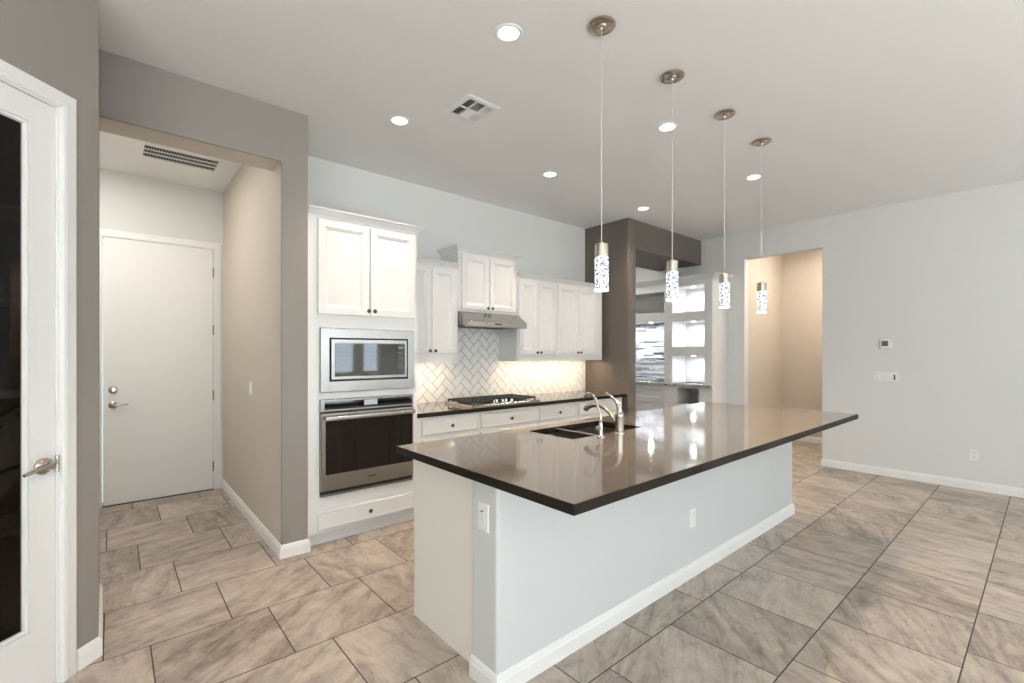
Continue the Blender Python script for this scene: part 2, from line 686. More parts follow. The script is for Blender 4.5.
# short return of the pantry corner
bm = new()
v = [bm.verts.new(p) for p in ((-.048, 2.85, 0), (-.055, 3.52, 0), (-.16, 3.55, 0), (-.16, 2.90, 0))]
f = bm.faces.new(v)
r = bmesh.ops.extrude_face_region(bm, geom=[f])
bmesh.ops.translate(bm, vec=(0, 0, C), verts=[e for e in r['geom'] if isinstance(e, bmesh.types.BMVert)])
struct('wall_pantry_return', bm, accent_m)
# pantry room
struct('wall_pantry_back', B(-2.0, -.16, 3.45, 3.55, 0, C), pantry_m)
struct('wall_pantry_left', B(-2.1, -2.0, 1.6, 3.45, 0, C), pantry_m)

# glazed rear wall of the living room, behind the camera
xs = [-4.62] + [v for w in WIN for v in w[:2]] + [XR + .12]
bm = new()
for a, b in zip(xs[0::2], xs[1::2]):
    box(bm, a, b, REAR - .12, REAR, 0, C)
for wx0, wx1, wz0, wz1 in WIN:
    box(bm, wx0, wx1, REAR - .12, REAR, 0, wz0)
    box(bm, wx0, wx1, REAR - .12, REAR, wz1, C)
struct('wall_rear', bm, wall_m)
for i, (wx0, wx1, wz0, wz1) in enumerate(WIN):
    bm = new()
    mid = (wx0 + wx1) / 2
    for a, b in ((wx0, wx0 + .06), (wx1 - .06, wx1)) + (((mid - .04, mid + .04),) if wx1 - wx0 > 2.2 else ()):
        box(bm, a, b, REAR - .07, REAR - .01, wz0, wz1)
    box(bm, wx0, wx1, REAR - .07, REAR - .01, wz0, wz0 + .06)
    box(bm, wx0, wx1, REAR - .07, REAR - .01, wz1 - .06, wz1)
    w = struct('window_%d' % (i + 1), bm, trim_m)
    if wz0 > .5:
        bm = new()
        for q in range(15):
            zq = wz0 + .10 + q * .10
            box(bm, wx0 + .06, wx1 - .06, REAR - .035, REAR - .012, zq, zq + .010)
        obj('blind', bm, trim_m, w)
    obj('pane', B(wx0 + .03, wx1 - .03, REAR - .045, REAR - .04, wz0 + .03, wz1 - .03), glass_m, w)

# baseboards
def baseboard(name, path):
    return struct(name, sweep(new(), path, BASE), trim_m)

baseboard('baseboard_right', [(XR, 2.762 + .0), (XR, 2.99)][::-1])
bm = sweep(new(), [(XR + .12, 1.834), (XR, 1.834), (XR, REAR)], [(o, h) for o, h in BASE])
struct('baseboard_right_wall', bm, trim_m)
baseboard('baseboard_hall_end', [(XR + .12, 2.83), (8.2, 2.83), (8.2, .72)])
struct('baseboard_passage', sweep(new(), [(.866, 5.60), (.866, YF), (1.036, YF), (1.036, YF + .05)], BASE), trim_m)
struct('baseboard_pantry', sweep(new(), [(-.055, 3.50), (-.048, 2.85), tuple((PM @ Vector((.101, 0, 0))).xy)],
                                 [(-o, h) for o, h in BASE]), trim_m)
struct('baseboard_column', sweep(new(), [(4.962, 4.25), (4.962, YF - .008), (4.80, YF - .008)], [(-o, h) for o, h in BASE][:]), trim_m)

# ------------------------------------------------------------------ doors
# laundry door (slab)
dr = struct('door_1', B(-.064, .774, 5.558, 5.598, .008, 2.434, .002, 1), door_m, label='flat white slab door at the end of the passage')
struct('trim_1', sweep(new(), [(-.070, 0), (-.070, 2.440), (.780, 2.440), (.780, 0)], [(-o, h) for o, h in CASING],
                       lambda u, v, d: (u, 5.573 - d, v)), trim_m)
struct('door_gap_shade', B(-.070, .780, 5.552, 5.69, 0, .008), slot_m)  # dark strip laid in for the shade under the door leaf
h = obj('deadbolt', lathe(new(), [(.033, 0), (.033, .006), (.028, .012), (.020, .014), (.020, .018), (.008, .019)], 24, '-Y', (.004, 5.558, 1.052)), nickel_m, dr, smooth=True)
obj('thumb_turn', B(-.002, .010, 5.526, 5.540, 1.036, 1.068, .003, 2), chrome_m, h)
h = obj('lever_handle', lathe(new(), [(.033, 0), (.033, .008), (.027, .014), (.013, .018), (.013, .045), (.004, .048)], 24, '-Y', (.004, 5.558, .915)), nickel_m, dr, smooth=True)
obj('lever', tube(new(), [(.004, 5.516, .915), (.03, 5.513, .917), (.075, 5.515, .921), (.112, 5.521, .918)], [.010, .009, .008, .007], 10), chrome_m, h, smooth=True)
for z in (2.20, 1.62, .96, .24):
    obj('hinge', tube(new(), [(.777, 5.553, z - .05), (.777, 5.553, z + .05)], .007, 8, smooth=False), nickel_m, dr)

# pantry door: glazed leaf in the angled wall
bm = new()
LU0, LU1 = .182, .900
ST = .095
box(bm, LU0, LU0 + ST, -.045, -.008, .012, 2.415)
box(bm, LU1 - ST, LU1, -.045, -.008, .012, 2.415)
box(bm, LU0 + ST, LU1 - ST, -.045, -.008, .012, .270)
box(bm, LU0 + ST, LU1 - ST, -.045, -.008, 2.315, 2.415)
pd = struct('door_2', bm, door_m, xf=PM, label='white pantry door with one tall glass pane in the angled wall')
obj('glazing_bead', sweep(new(), [(LU0 + ST, .270), (LU0 + ST, 2.315), (LU1 - ST, 2.315), (LU1 - ST, .270)],
                          [(0, -.016), (.006, -.010), (.012, -.012), (.016, -.022), (.016, -.030), (0, -.030)],
                          lambda u, v, d: (u, d, v), closed=True), door_m, pd, xf=PM)
obj('glass_pane', B(LU0 + ST, LU1 - ST, -.030, -.024, .270, 2.315), dark_glass_m, pd, xf=PM)
struct('trim_3', sweep(new(), [(OU0, 0), (OU0, OZ), (OU1, OZ), (OU1, 0)], [(-o, h) for o, h in CASING],
                       lambda u, v, d: (u, d, v)), trim_m, xf=PM)
bm = new()
box(bm, OU0 + .0, OU0 + .008, -.11, 0, 0, OZ)
box(bm, OU1 - .008, OU1, -.11, 0, 0, OZ)
box(bm, OU0 + .008, OU1 - .008, -.11, 0, OZ - .006, OZ)
struct('trim_4', bm, trim_m, xf=PM)
hz = .925
# the knob axes run along local +d: build along -Y and turn about
TR = PM @ Matrix.Translation((.230, -.008, hz)) @ Matrix.Rotation(math.pi, 4, 'Z')
h = obj('lever_handle', lathe(new(), [(.034, 0), (.034, .008), (.028, .015), (.013, .020), (.013, .048), (.004, .052)], 24, '-Y'), nickel_m, pd, xf=TR, smooth=True)
obj('lever', tube(new(), [(0, -.046, 0), (-.03, -.050, .003), (-.07, -.050, -.002), (-.105, -.045, -.012)], [.011, .009, .008, .006], 10), nickel_m, h, xf=TR, smooth=True)
obj('latch_plate', B(OU0 + .001, OU0 + .012, -.008, .004, hz - .035, hz + .035, .002, 1), nickel_m, pd, xf=PM)
# shelves inside the pantry
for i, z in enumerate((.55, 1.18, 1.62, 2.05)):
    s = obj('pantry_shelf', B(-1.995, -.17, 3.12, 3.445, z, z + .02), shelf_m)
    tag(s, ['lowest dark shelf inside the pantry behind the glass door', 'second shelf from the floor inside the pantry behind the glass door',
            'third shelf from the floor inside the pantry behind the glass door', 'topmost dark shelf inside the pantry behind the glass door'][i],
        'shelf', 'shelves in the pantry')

# ------------------------------------------------------------------ cabinet builders
KNOB = [(.005, 0), (.005, .010), (.012, .014), (.0155, .019), (.0155, .023), (.011, .027), (.004, .028)]


def knob(x, y, z, parent):
    return obj('knob', lathe(new(), KNOB, 16, '-Y', (x, y, z)), bronze_m, parent, smooth=True)


def cab_door(x0, x1, z0, z1, yface, parent, kx=None, kz=None):
    d = obj('cabinet_door', panel(new(), x0, x1, z0, z1, yface, DOOR_RINGS), cab_m, parent)
    if kx is not None:
        knob(kx, yface - .019, kz, d)
    return d


def drawer(x0, x1, z0, z1, yface, parent, knobs=True):
    d = obj('drawer_front', panel(new(), x0, x1, z0, z1, yface, DRAWER_RINGS), cab_m, parent)
    if knobs:
        knob((x0 + x1) / 2, yface - .0175, (z0 + z1) / 2, d)
    return d


# tall oven cabinet -------------------------------------------------
X0, X1, YT = 1.037, 1.900, 3.405
t = thing('oven_cabinet', 'tall white cabinet housing the microwave and wall oven', 'cabinet', (X0, YB, 0))
for a in ((X0, 1.130, .10, 2.365), (1.855, X1, .10, 2.365)):
    obj('side_panel', B(a[0], a[1], YT, YB - .005, a[2], a[3]), cab_m, t)
for z0, z1 in ((2.34, 2.365), (1.571, 1.675), (1.054, 1.101), (.10, .355)):
    obj('fixed_shelf', B(1.130, 1.855, YT, YB - .005, z0, z1), cab_m, t)
obj('back_panel', B(1.130, 1.855, YB - .05, YB - .005, .355, 2.34), cab_m, t)
obj('toe_kick', B(X0, X1, YT + .065, YB - .005, 0, .10), cab_m, t)
obj('crown_moulding', sweep(new(), [(X0, YT), (X1, YT), (X1, YB - .005)], [(o, 2.365 + h) for o, h in CROWN]), cab_m, t)
cab_door(1.105, 1.4865, 1.667, 2.345, YT, t, 1.472, 1.705)
cab_door(1.4935, 1.875, 1.667, 2.345, YT, t, 1.520, 1.705)
drawer(1.105, 1.868, .122, .258, YT, t)

# microwave ----------------------------------------------------------
t = thing('microwave', 'built-in stainless microwave with black glass door above the wall oven', 'microwave', (1.49, YT + .3, 1.108))
bm = new()
TX0, TX1, TZ0, TZ1 = 1.119, 1.866, 1.103, 1.569
IX0, IX1, IZ0, IZ1 = 1.183, 1.808, 1.181, 1.499
loops = []
for (a, b, c, d, y) in ((TX0, TX1, TZ0, TZ1, YT - .0008), (TX0, TX1, TZ0, TZ1, YT - .014), (TX0 + .004, TX1 - .004, TZ0 + .004, TZ1 - .004, YT - .018),
                        (IX0, IX1, IZ0, IZ1, YT - .018), (IX0, IX1, IZ0, IZ1, YT - .0008)):
    loops.append([bm.verts.new(p) for p in ((a, y, c), (b, y, c), (b, y, d), (a, y, d))])
for a, b in zip(loops, loops[1:] + loops[:1]):
    for i in range(4):
        bm.faces.new((a[i], a[(i + 1) % 4], b[(i + 1) % 4], b[i]))
obj('trim_frame', bm, steel_m, t)
obj('oven_body', B(1.150, 1.840, YT + .004, YB - .06, 1.1018, 1.56), gap_m, t)
fr = obj('door_frame', panel(new(), IX0 + .012, IX1 - .010, IZ0 + .012, IZ1 - .010, YT + .0035,
                             [(0, 0), (0, .022), (.003, .025), (.026, .025), (.028, .023)]), steel_m, t)
bm = B(1.222, 1.778, YT - .0245, YT - .018, 1.216, 1.458)
gl = obj('door_glass', bm, black_m, fr)
cp = obj('control_panel', B(1.706, 1.772, YT - .0265, YT - .0242, 1.222, 1.452), black_m, t)
obj('clock_display', B(1.716, 1.764, YT - .0275, YT - .0263, 1.418, 1.442), lcd_m, cp)
bm = new()
for i in range(3):
    for j in range(7):
        box(bm, 1.715 + i * .018, 1.728 + i * .018, YT - .0272, YT - .0263, 1.238 + j * .023, 1.251 + j * .023)
obj('keypad', bm, lcd_m, cp)
bm = new()
tor = [(.0115 + .0015 * math.cos(a), .0015 * math.sin(a)) for a in [2 * math.pi * q / 6 for q in range(6)]]
rr = []
for i in range(24):
    a = 2 * math.pi * i / 24
    rr.append([bm.verts.new((1.198 - .01 + q * math.cos(a) * .8, YT - .0185 - h2, 1.138 + 1.3 * q * math.sin(a))) for q, h2 in tor])
for i in range(24):
    for j in range(6):
        bm.faces.new((rr[i][j], rr[(i + 1) % 24][j], rr[(i + 1) % 24][(j + 1) % 6], rr[i][(j + 1) % 6]))
obj('round_emblem', bm, steel_m, t, smooth=True)

# wall oven ----------------------------------------------------------
t = thing('built_in_oven', 'built-in stainless wall oven with black glass door below the microwave', 'oven', (1.49, YT + .3, .362))
OX0, OX1 = 1.119, 1.853
obj('oven_body', B(1.14, 1.845, YT + .004, YB - .06, .3556, 1.04), gap_m, t)
obj('surround', B(OX0, OX1, YT - .006, YT - .0008, .357, 1.052), gap_m, t)
cpf = obj('control_fascia', panel(new(), OX0, OX1, .966, 1.052, YT - .006, [(0, 0), (0, .016), (.002, .018), (.014, .018), (.015, .016)]), steel_m, t)
bm = B(1.148, 1.838, YT - .0235, YT - .018, .980, 1.044)
cg = obj('control_glass', bm, black_m, cpf)
obj('display', B(1.44, 1.545, YT - .0245, YT - .0233, .995, 1.035), display_m, cpf)
od = obj('oven_door', panel(new(), OX0 + .002, OX1 - .002, .398, .955, YT - .006, [(0, 0), (0, .024), (.003, .028), (.010, .028)]), steel_m, t)
obj('door_glass', B(1.152, 1.838, YT - .0365, YT - .030, .516, .905), oven_glass_m, od)
bm = new()
box(bm, 1.140, 1.846, YT - .078, YT - .062, .903, .936, .006, 3)
for x in (1.19, 1.80):
    box(bm, x - .012, x + .012, YT - .066, YT - .032, .908, .931, .002, 1)
obj('handle', bm, steel_m, od, smooth=True)
obj('vent_strip', B(OX0, OX1, YT - .018, YT - .006, .357, .376, .002, 1), steel_m, t)
bm = new()
for i in range(6):
    box(bm, 1.462 + i * .0115, 1.470 + i * .0115, YT - .0355, YT - .0338, .4520, .4595)
obj('maker_mark', bm, slot_m, od)

# upper cabinets -------------------------------------------------------
YU = 3.757


def upper(name, label, x0, x1, z0, z1, doors, crown_path, knob_dz=.025, light=False):
    t = thing(name, label, 'cabinet', (x0, YB, z0), 'wall cabinets over the cooktop counter')
    bm = new()
    zl = z0 + (.028 if light else 0)
    box(bm, x0, x1, YU, YB - .004, zl, z1)
    if light:      # light rail below the box
        box(bm, x0, x1, YU, YU + .019, z0, zl)
        box(bm, x0, x0 + .016, YU + .019, YB - .012, z0, zl)
        box(bm, x1 - .016, x1, YU + .019, YB - .012, z0, zl)
    obj('carcass', bm, cab_m, t)
    obj('crown_moulding', sweep(new(), crown_path, [(o, z1 + h) for o, h in CROWN]), cab_m, t)
    zd0, zd1 = z0 + doors[0], z1 - .012
    for i, (a, b) in enumerate(doors[1]):
        left = i % 2 == 0
        cab_door(a, b, zd0, zd1, YU, t, b - .026 if left else a + .026, zd0 + knob_dz)
    if light:
        st = obj('led_strip', B(x0 + .03, x1 - .03, YU + .05, YU + .07, zl - .006, zl), led_m, t)
        l = area('under_cabinet_light', ((x0 + x1) / 2, YU + .060, zl - .010), (R(14), 0, 0), x1 - x0 - .05, .05,
                 3.4 * (x1 - x0), (1.0, 0.80, 0.56))
        l.location -= Vector(t.location)
        l.parent = t
    return t


upper('upper_cabinet', 'white two-door wall cabinet between the oven cabinet and the hood cabinet', 1.902, 2.543, 1.297, 2.197,
      (.085, [(1.975, 2.2395), (2.2445, 2.515)]), [(1.902, YU), (2.543, YU)], light=True)
upper('hood_cabinet', 'raised short white cabinet directly above the steel range hood', 2.547, 3.296, 1.795, 2.372,
      (.020, [(2.578, 2.9145), (2.9195, 3.275)]), [(2.547, YB - .004), (2.547, YU), (3.296, YU), (3.296, YB - .004)], light=False)
upper('upper_cabinet', 'white two-door wall cabinet right of the range hood', 3.303, 3.914, 1.297, 2.197,
      (.070, [(3.325, 3.6065), (3.6115, 3.888)]), [(3.303, YU), (3.914, YU)], light=True)
upper('upper_cabinet', 'rightmost white two-door wall cabinet next to the brown column', 3.916, 4.757, 1.297, 2.197,
      (.070, [(3.932, 4.2845), (4.2895, 4.628)]), [(3.916, YU), (4.757, YU), (4.757, YB - .004)], light=True)

# range hood -----------------------------------------------------------
HX0, HX1 = 2.548, 3.302
t = thing('range_hood', 'slim stainless range hood under the raised cabinet above the cooktop', 'range hood', (2.91, YB, 1.64))
bm = new()
prof = [(YB - .01, 1.793), (3.745, 1.793), (3.722, 1.785), (3.602, 1.700), (3.596, 1.692), (3.596, 1.648), (3.600, 1.643), (3.66, 1.643), (3.67, 1.655), (YB - .01, 1.655)]
a = [bm.verts.new((HX0, y, z)) for y, z in prof]
b = [bm.verts.new((HX1, y, z)) for y, z in prof]
bm.faces.new(a)
bm.faces.new(b)
for i in range(len(prof)):
    j = (i + 1) % len(prof)
    bm.faces.new((a[i], a[j], b[j], b[i]))
obj('canopy', bm, steel_m, t)
obj('control_strip', B(2.78, 3.04, 3.593, 3.5965, 1.655, 1.690), steel_m, t)
bm = new()
for i in range(4):
    box(bm, 2.875 + i * .022, 2.891 + i * .022, 3.5905, 3.5935, 1.664, 1.680)
obj('control_buttons', bm, slot_m, t)
bm = new()
for i in range(2):
    box(bm, 2.56 + i * .36, 2.90 + i * .36, 3.69, 4.03, 1.649, 1.655)
obj('grease_filter', bm, iron_m, t)

# base cabinets --------------------------------------------------------
YC = 3.435
CT = .888
units = [(1.903, 2.560, 1.957, 2.535, 'white base cabinet with one drawer beside the oven cabinet'),
         (2.562, 3.300, 2.575, 3.285, 'white base cabinet with a wide drawer below the cooktop'),
         (3.302, 3.905, 3.325, 3.890, 'white base cabinet with one drawer right of the cooktop'),
         (3.907, 4.735, 3.930, 4.700, 'white base cabinet with one drawer at the brown column')]
for x0, x1, d0, d1, lab in units:
    t = thing('base_cabinet', lab, 'cabinet', (x0, YB, 0), 'base cabinets along the back wall')
    obj('carcass', B(x0, x1, YC, YB - .005, .10, .848), cab_m, t)
    obj('toe_kick', B(x0, x1, YC + .06, YB - .005, 0, .10), cab_m, t)
    drawer(d0, d1, .690, .822, YC, t)
    m = (d0 + d1) / 2
    cab_door(d0, m - .0025, .118, .662, YC, t, m - .022, .615)
    cab_door(m + .0025, d1, .118, .662, YC, t, m + .022, .615)
tag(shaded_sides(obj('countertop', B(1.901, 4.797, 3.398, YB - .003, .849, CT, .003, 2), quartz_m)), 'dark quartz countertop along the back wall under the cooktop', 'countertop')


# herringbone backsplash ------------------------------------------------
def clip_poly(poly, x0, x1, z0, z1):
    def cut(P, f, g):
        out = []
        for i in range(len(P)):
            a, b = P[i], P[(i + 1) % len(P)]
            fa, fb = f(a), f(b)
            if fa >= 0:
                out.append(a)
            if fa * fb < 0:
                t = fa / (fa - fb)
                out.append((a[0] + (b[0] - a[0]) * t, a[1] + (b[1] - a[1]) * t))
        return out
    for f in (lambda p: p[0] - x0, lambda p: x1 - p[0], lambda p: p[1] - z0, lambda p: z1 - p[1]):
        poly = cut(poly, f, None)
        if len(poly) < 3:
            return []
    return poly


regions = [(1.903, 2.545, CT + .001, 1.324), (2.545, 3.300, CT + .001, 1.652), (3.300, 4.797, CT + .001, 1.324)]
bt = thing('backsplash', 'white herringbone tile backsplash above the back counter', 'backsplash', (1.9, YB, CT))
bm = new()
for r_ in regions:
    box(bm, r_[0], r_[1], YB - .006, YB - .001, r_[2], r_[3])
obj('grout_bed', bm, grout_m, bt)
bm = new()
w_, l_ = .0805, .1610
gp = .0027
c45 = math.cos(R(45))
ox, oz = 2.955, 1.02
for i in range(-60, 61):
    for j in range(-16, 17):
        bx_, by_ = i * w_ + j * 2 * l_, i * w_
        for (a0, a1, b0, b1) in ((0, l_, 0, w_), (l_, l_ + w_, w_ - l_, w_)):
            P = [(bx_ + a0 + gp, by_ + b0 + gp), (bx_ + a1 - gp, by_ + b0 + gp), (bx_ + a1 - gp, by_ + b1 - gp), (bx_ + a0 + gp, by_ + b1 - gp)]
            P = [(ox + (p[0] - p[1]) * c45, oz + (p[0] + p[1]) * c45) for p in P]
            if max(p[1] for p in P) < .88 or min(p[1] for p in P) > 1.66 or max(p[0] for p in P) < 1.9 or min(p[0] for p in P) > 4.8:
                continue
            for r_ in regions:
                Q = clip_poly(P, *r_)
                if len(Q) < 3:
                    continue
                ar = abs(sum(Q[q][0] * Q[(q + 1) % len(Q)][1] - Q[(q + 1) % len(Q)][0] * Q[q][1] for q in range(len(Q)))) / 2
                if ar < 2e-5:
                    continue
                fr_ = [bm.verts.new((p[0], YB - .010, p[1])) for p in Q]
                bk_ = [bm.verts.new((p[0], YB - .006, p[1])) for p in Q]
                bm.faces.new(fr_)
                for q in range(len(Q)):
                    q2 = (q + 1) % len(Q)
                    bm.faces.new((fr_[q], fr_[q2], bk_[q2], bk_[q]))
obj('tiles', bm, tile_m, bt)


# wall plates -----------------------------------------------------------
def plate_xf(loc, face):
    ang = {'-Y': 0, '-X': -math.pi / 2}[face]
    return Matrix.Translation(loc) @ Matrix.Rotation(ang, 4, 'Z')


def wall_plate(name, label, loc, face, gangs, group=None, mats=plastic_m, turn=0):
    """gangs: list of 'duplex', 'rocker', 'toggle' or 'jack'; built facing -Y round the origin"""
    t = thing(name, label, 'outlet' if 'outlet' in name else 'switch', loc, group)
    xf = plate_xf(loc, face) @ Matrix.Rotation(turn, 4, 'Y')
    w = .070 + .046 * (len(gangs) - 1)
    obj('cover_plate', panel(new(), -w / 2, w / 2, -.057, .057, 0, [(0, 0), (0, .003), (.004, .006), (.006, .006)]), mats, t, xf=xf)
    for i, gk in enumerate(gangs):
        cx = -w / 2 + .035 + .046 * i
        if gk == 'duplex':
            for cz in (-.020, .020):
                q = obj('receptacle', B(cx - .016, cx + .016, -.0085, -.006, cz - .013, cz + .013, .004, 2), mats, t, xf=xf)
                for sx in (-.0065, .0065):
                    obj('slot', B(cx + sx - .0015, cx + sx + .0015, -.0092, -.0084, cz - .002, cz + .007), slot_m, q, xf=xf)
        elif gk == 'gfci':
            q = obj('receptacle', B(cx - .017, cx + .017, -.009, -.006, -.033, .033, .002, 1), mats, t, xf=xf)
            for cz in (-.022, .020):
                for sx in (-.0065, .0065):
                    obj('slot', B(cx + sx - .0015, cx + sx + .0015, -.0097, -.0089, cz - .003, cz + .006), mats, q, xf=xf)
            obj('indicator', B(cx - .010, cx + .010, -.0098, -.0089, .024, .029), slot_m, q, xf=xf)
        elif gk == 'rocker':
            q = obj('rocker', panel(new(), cx - .0165, cx + .0165, -.033, .033, -.006, [(0, 0), (0, .002), (.003, .005), (.006, .004)]), mats, t, xf=xf)
        elif gk == 'toggle':
            q = obj('toggle', B(cx - .005, cx + .005, -.018, -.006, -.004, .012, .002, 1), mats, t, xf=xf)
        elif gk == 'jack':
            q = obj('fan_control', B(cx - .007, cx + .007, -.010, -.006, -.030, .030, .002, 1), slot_m, t, xf=xf)
    return t


wall_plate('outlet', 'white outlet low on the right wall above the baseboard', (XR, .504, .352), '-X', ['duplex'])
wall_plate('switch_plate', 'wide white three-rocker switch plate on the right wall below the thermostat', (XR, 1.252, 1.115), '-X', ['rocker', 'rocker', 'rocker'])
wall_plate('switch_plate', 'narrow white control plate with a dark slider right of the triple switch', (XR, 1.138, 1.115), '-X', ['jack'])
wall_plate('switch_plate', 'white single light switch on the tan passage wall', (.866, 4.30, 1.095), '-X', ['rocker'])
sp = YB - .0105
wall_plate('outlet', 'white outlet in the herringbone tile right of the cooktop', (3.74, sp, 1.045), '-Y', ['gfci'], mats=tile_m, turn=math.pi / 2)
wall_plate('outlet', 'white outlet in the herringbone tile next to the brown column', (4.545, sp, 1.04), '-Y', ['gfci'], mats=tile_m, turn=math.pi / 2)

# thermostat
t = thing('thermostat', 'small white thermostat with a dark screen on the right wall', 'thermostat', (XR, 1.212, 1.488))
xf = plate_xf((XR, 1.212, 1.488), '-X')
obj('case', panel(new(), -.052, .052, -.052, .052, 0, [(0, 0), (0, .018), (.004, .024), (.010, .025)]), plastic_m, t, xf=xf)
obj('screen', B(-.036, .020, -.0262, -.024, -.024, .034), lcd_m, t, xf=xf)
obj('buttons', box(box(new(), .028, .042, -.027, -.024, .012, .026, .002, 1), .028, .042, -.027, -.024, -.016, -.002, .002, 1), plastic_m, t, xf=xf)

# ------------------------------------------------------------------ cooktop
t = thing('gas_cooktop', 'stainless gas cooktop with black grates set in the back counter', 'cooktop', (2.875, 3.70, CT))
CX0, CX1, CY0, CY1 = 2.468, 3.335, 3.425, 3.880
obj('steel_tray', panel(new(), CX0, CX1, CY0, CY1, 0, [(0, 0), (0, .014), (.008, .022), (.024, .022), (.030, .018)]), steel_m, t,
    xf=Matrix(((1, 0, 0, 0), (0, 0, 1, 0), (0, -1, 0, CT), (0, 0, 0, 1))))
zt = CT + .018
for bx_, by_, r_ in ((2.60, 3.555, .034), (2.60, 3.755, .042), (2.893, 3.72, .052), (3.19, 3.555, .034), (3.19, 3.755, .042)):
    bb = obj('burner', lathe(new(), [(r_ + .012, 0), (r_ + .010, .010), (r_, .012), (r_, .016)], 24, 'Z', (bx_, by_, zt)), steel_m, t, smooth=True)
    obj('burner_cap', lathe(new(), [(r_ - .004, .016), (r_ - .004, .022), (r_ - .010, .025)], 24, 'Z', (bx_, by_, zt)), iron_m, bb, smooth=True)
for gx0, gx1, gy0 in ((2.486, 2.750, 3.460), (2.756, 3.030, 3.585), (3.036, 3.300, 3.460)):
    bm = new()
    gy1 = 3.850
    zg = zt + .018
    bw = .012
    for x in (gx0, gx1 - bw):
        box(bm, x, x + bw, gy0, gy1, zg, zg + .017)
    for y in (gy0, gy1 - bw):
        box(bm, gx0, gx1, y, y + bw, zg, zg + .017)
    n = 5
    for i in range(1, n):
        x = gx0 + (gx1 - gx0 - bw) * i / n
        box(bm, x, x + bw * .8, gy0, gy1, zg, zg + .017)
    for q in (1, 2, 4, 5):
        y = gy0 + (gy1 - gy0 - bw) * q / 6
        box(bm, gx0, gx1, y, y + bw * .8, zg + .002, zg + .016)
    ym = (gy0 + gy1) / 2
    box(bm, gx0, gx1, ym - bw / 2, ym + bw / 2, zg, zg + .017)
    for x in (gx0, (gx0 + gx1) / 2 - bw / 2, gx1 - bw):
        for y in (gy0, ym - bw / 2, gy1 - bw):
            box(bm, x, x + bw, y, y + bw, zt, zg)
    obj('grate', bm, iron_m, t)
for i in range(5):
    kb = obj('control_knob', lathe(new(), [(.021, 0), (.021, .004), (.017, .006), (.0155, .026), (.013, .029)], 20, 'Z', (2.775 + i * .058, 3.497 + (.022 if i % 2 else 0), zt)), chrome_m, t, smooth=True)

# ------------------------------------------------------------------ island
IT = .900
t = thing('kitchen_island', 'large white kitchen island base with a painted half wall', 'island', (2.8, 1.8, 0))
bm = new()
box(bm, 1.176, 4.455, 1.458, 1.632, 0, IT - .0385, .014, 3, True)
obj('half_wall', bm, mat('island_paint', (0.585, 0.595, 0.595), 0.6, bump=(140, .10, .003)), t)
obj('end_panel', B(1.213, 1.242, 1.6325, 2.205, 0, IT - .0385), warm_lit_panel_m, t)
obj('end_panel', B(4.412, 4.442, 1.6325, 2.205, 0, IT - .0385), cab_m, t)
bm = new()
box(bm, 1.242, 1.96, 1.6325, 2.185, .10, IT - .0385)
box(bm, 1.96, 2.66, 1.6325, 2.185, .10, .60)
box(bm, 1.96, 2.66, 2.160, 2.185, .60, IT - .0385)
box(bm, 2.66, 4.412, 1.6325, 2.185, .10, IT - .0385)
obj('cabinet_box', bm, cab_m, t)
obj('toe_kick', B(1.242, 4.412, 1.6325, 2.12, 0, .10), cab_m, t)
FL = Matrix.Translation((0, 2 * 2.185, 0)) @ Matrix.Diagonal((1, -1, 1, 1))
for i in range(6):
    a = 1.262 + i * .511
    d = obj('cabinet_door', panel(new(), a, a + .49, .118, .820, 2.185, DOOR_RINGS), cab_m, t, xf=FL)
    obj('knob', lathe(new(), KNOB, 16, '-Y', (a + (.45 if i % 2 == 0 else .04), 2.185 - .019, .77)), bronze_m, d, xf=FL, smooth=True)
obj('baseboard', sweep(new(), [(1.176, 1.632), (1.176, 1.458), (4.455, 1.458), (4.455, 1.632)], BASE), trim_m, t)

# countertop with a cut-out for the sink
TX0, TX1, TY0, TY1 = 1.128, 4.510, 1.003, 2.246
HX = (1.972, 2.648)
HY = (1.762, 2.132)
bm = new()
xs, ys = (TX0, HX[0], HX[1], TX1), (TY0, HY[0], HY[1], TY1)
V = {}
for kz, z in enumerate((IT - .038, IT)):
    for i in range(4):
        for j in range(4):
            V[i, j, kz] = bm.verts.new((xs[i], ys[j], z))
for i in range(3):
    for j in range(3):
        if (i, j) == (1, 1):
            continue
        bm.faces.new([V[i, j, 1], V[i + 1, j, 1], V[i + 1, j + 1, 1], V[i, j + 1, 1]])
        bm.faces.new([V[i, j, 0], V[i, j + 1, 0], V[i + 1, j + 1, 0], V[i + 1, j, 0]])
for i in range(3):
    for j in (0, 3):
        bm.faces.new([V[i, j, 0], V[i + 1, j, 0], V[i + 1, j, 1], V[i, j, 1]])
        bm.faces.new([V[j, i, 0], V[j, i + 1, 0], V[j, i + 1, 1], V[j, i, 1]])
for (a, b) in (((1, 1), (2, 1)), ((2, 1), (2, 2)), ((2, 2), (1, 2)), ((1, 2), (1, 1))):
    bm.faces.new([V[(*a, 0)], V[(*b, 0)], V[(*b, 1)], V[(*a, 1)]])
bmesh.ops.recalc_face_normals(bm, faces=bm.faces[:])
es = [e for e in bm.edges if len(e.link_faces) == 2 and e.link_faces[0].normal.angle(e.link_faces[1].normal) > 1]
bmesh.ops.bevel(bm, geom=es, offset=.0025, segments=2, affect='EDGES')
tag(shaded_sides(obj('island_countertop', bm, quartz_m)), 'large glossy dark brown quartz top on the kitchen island', 'countertop')

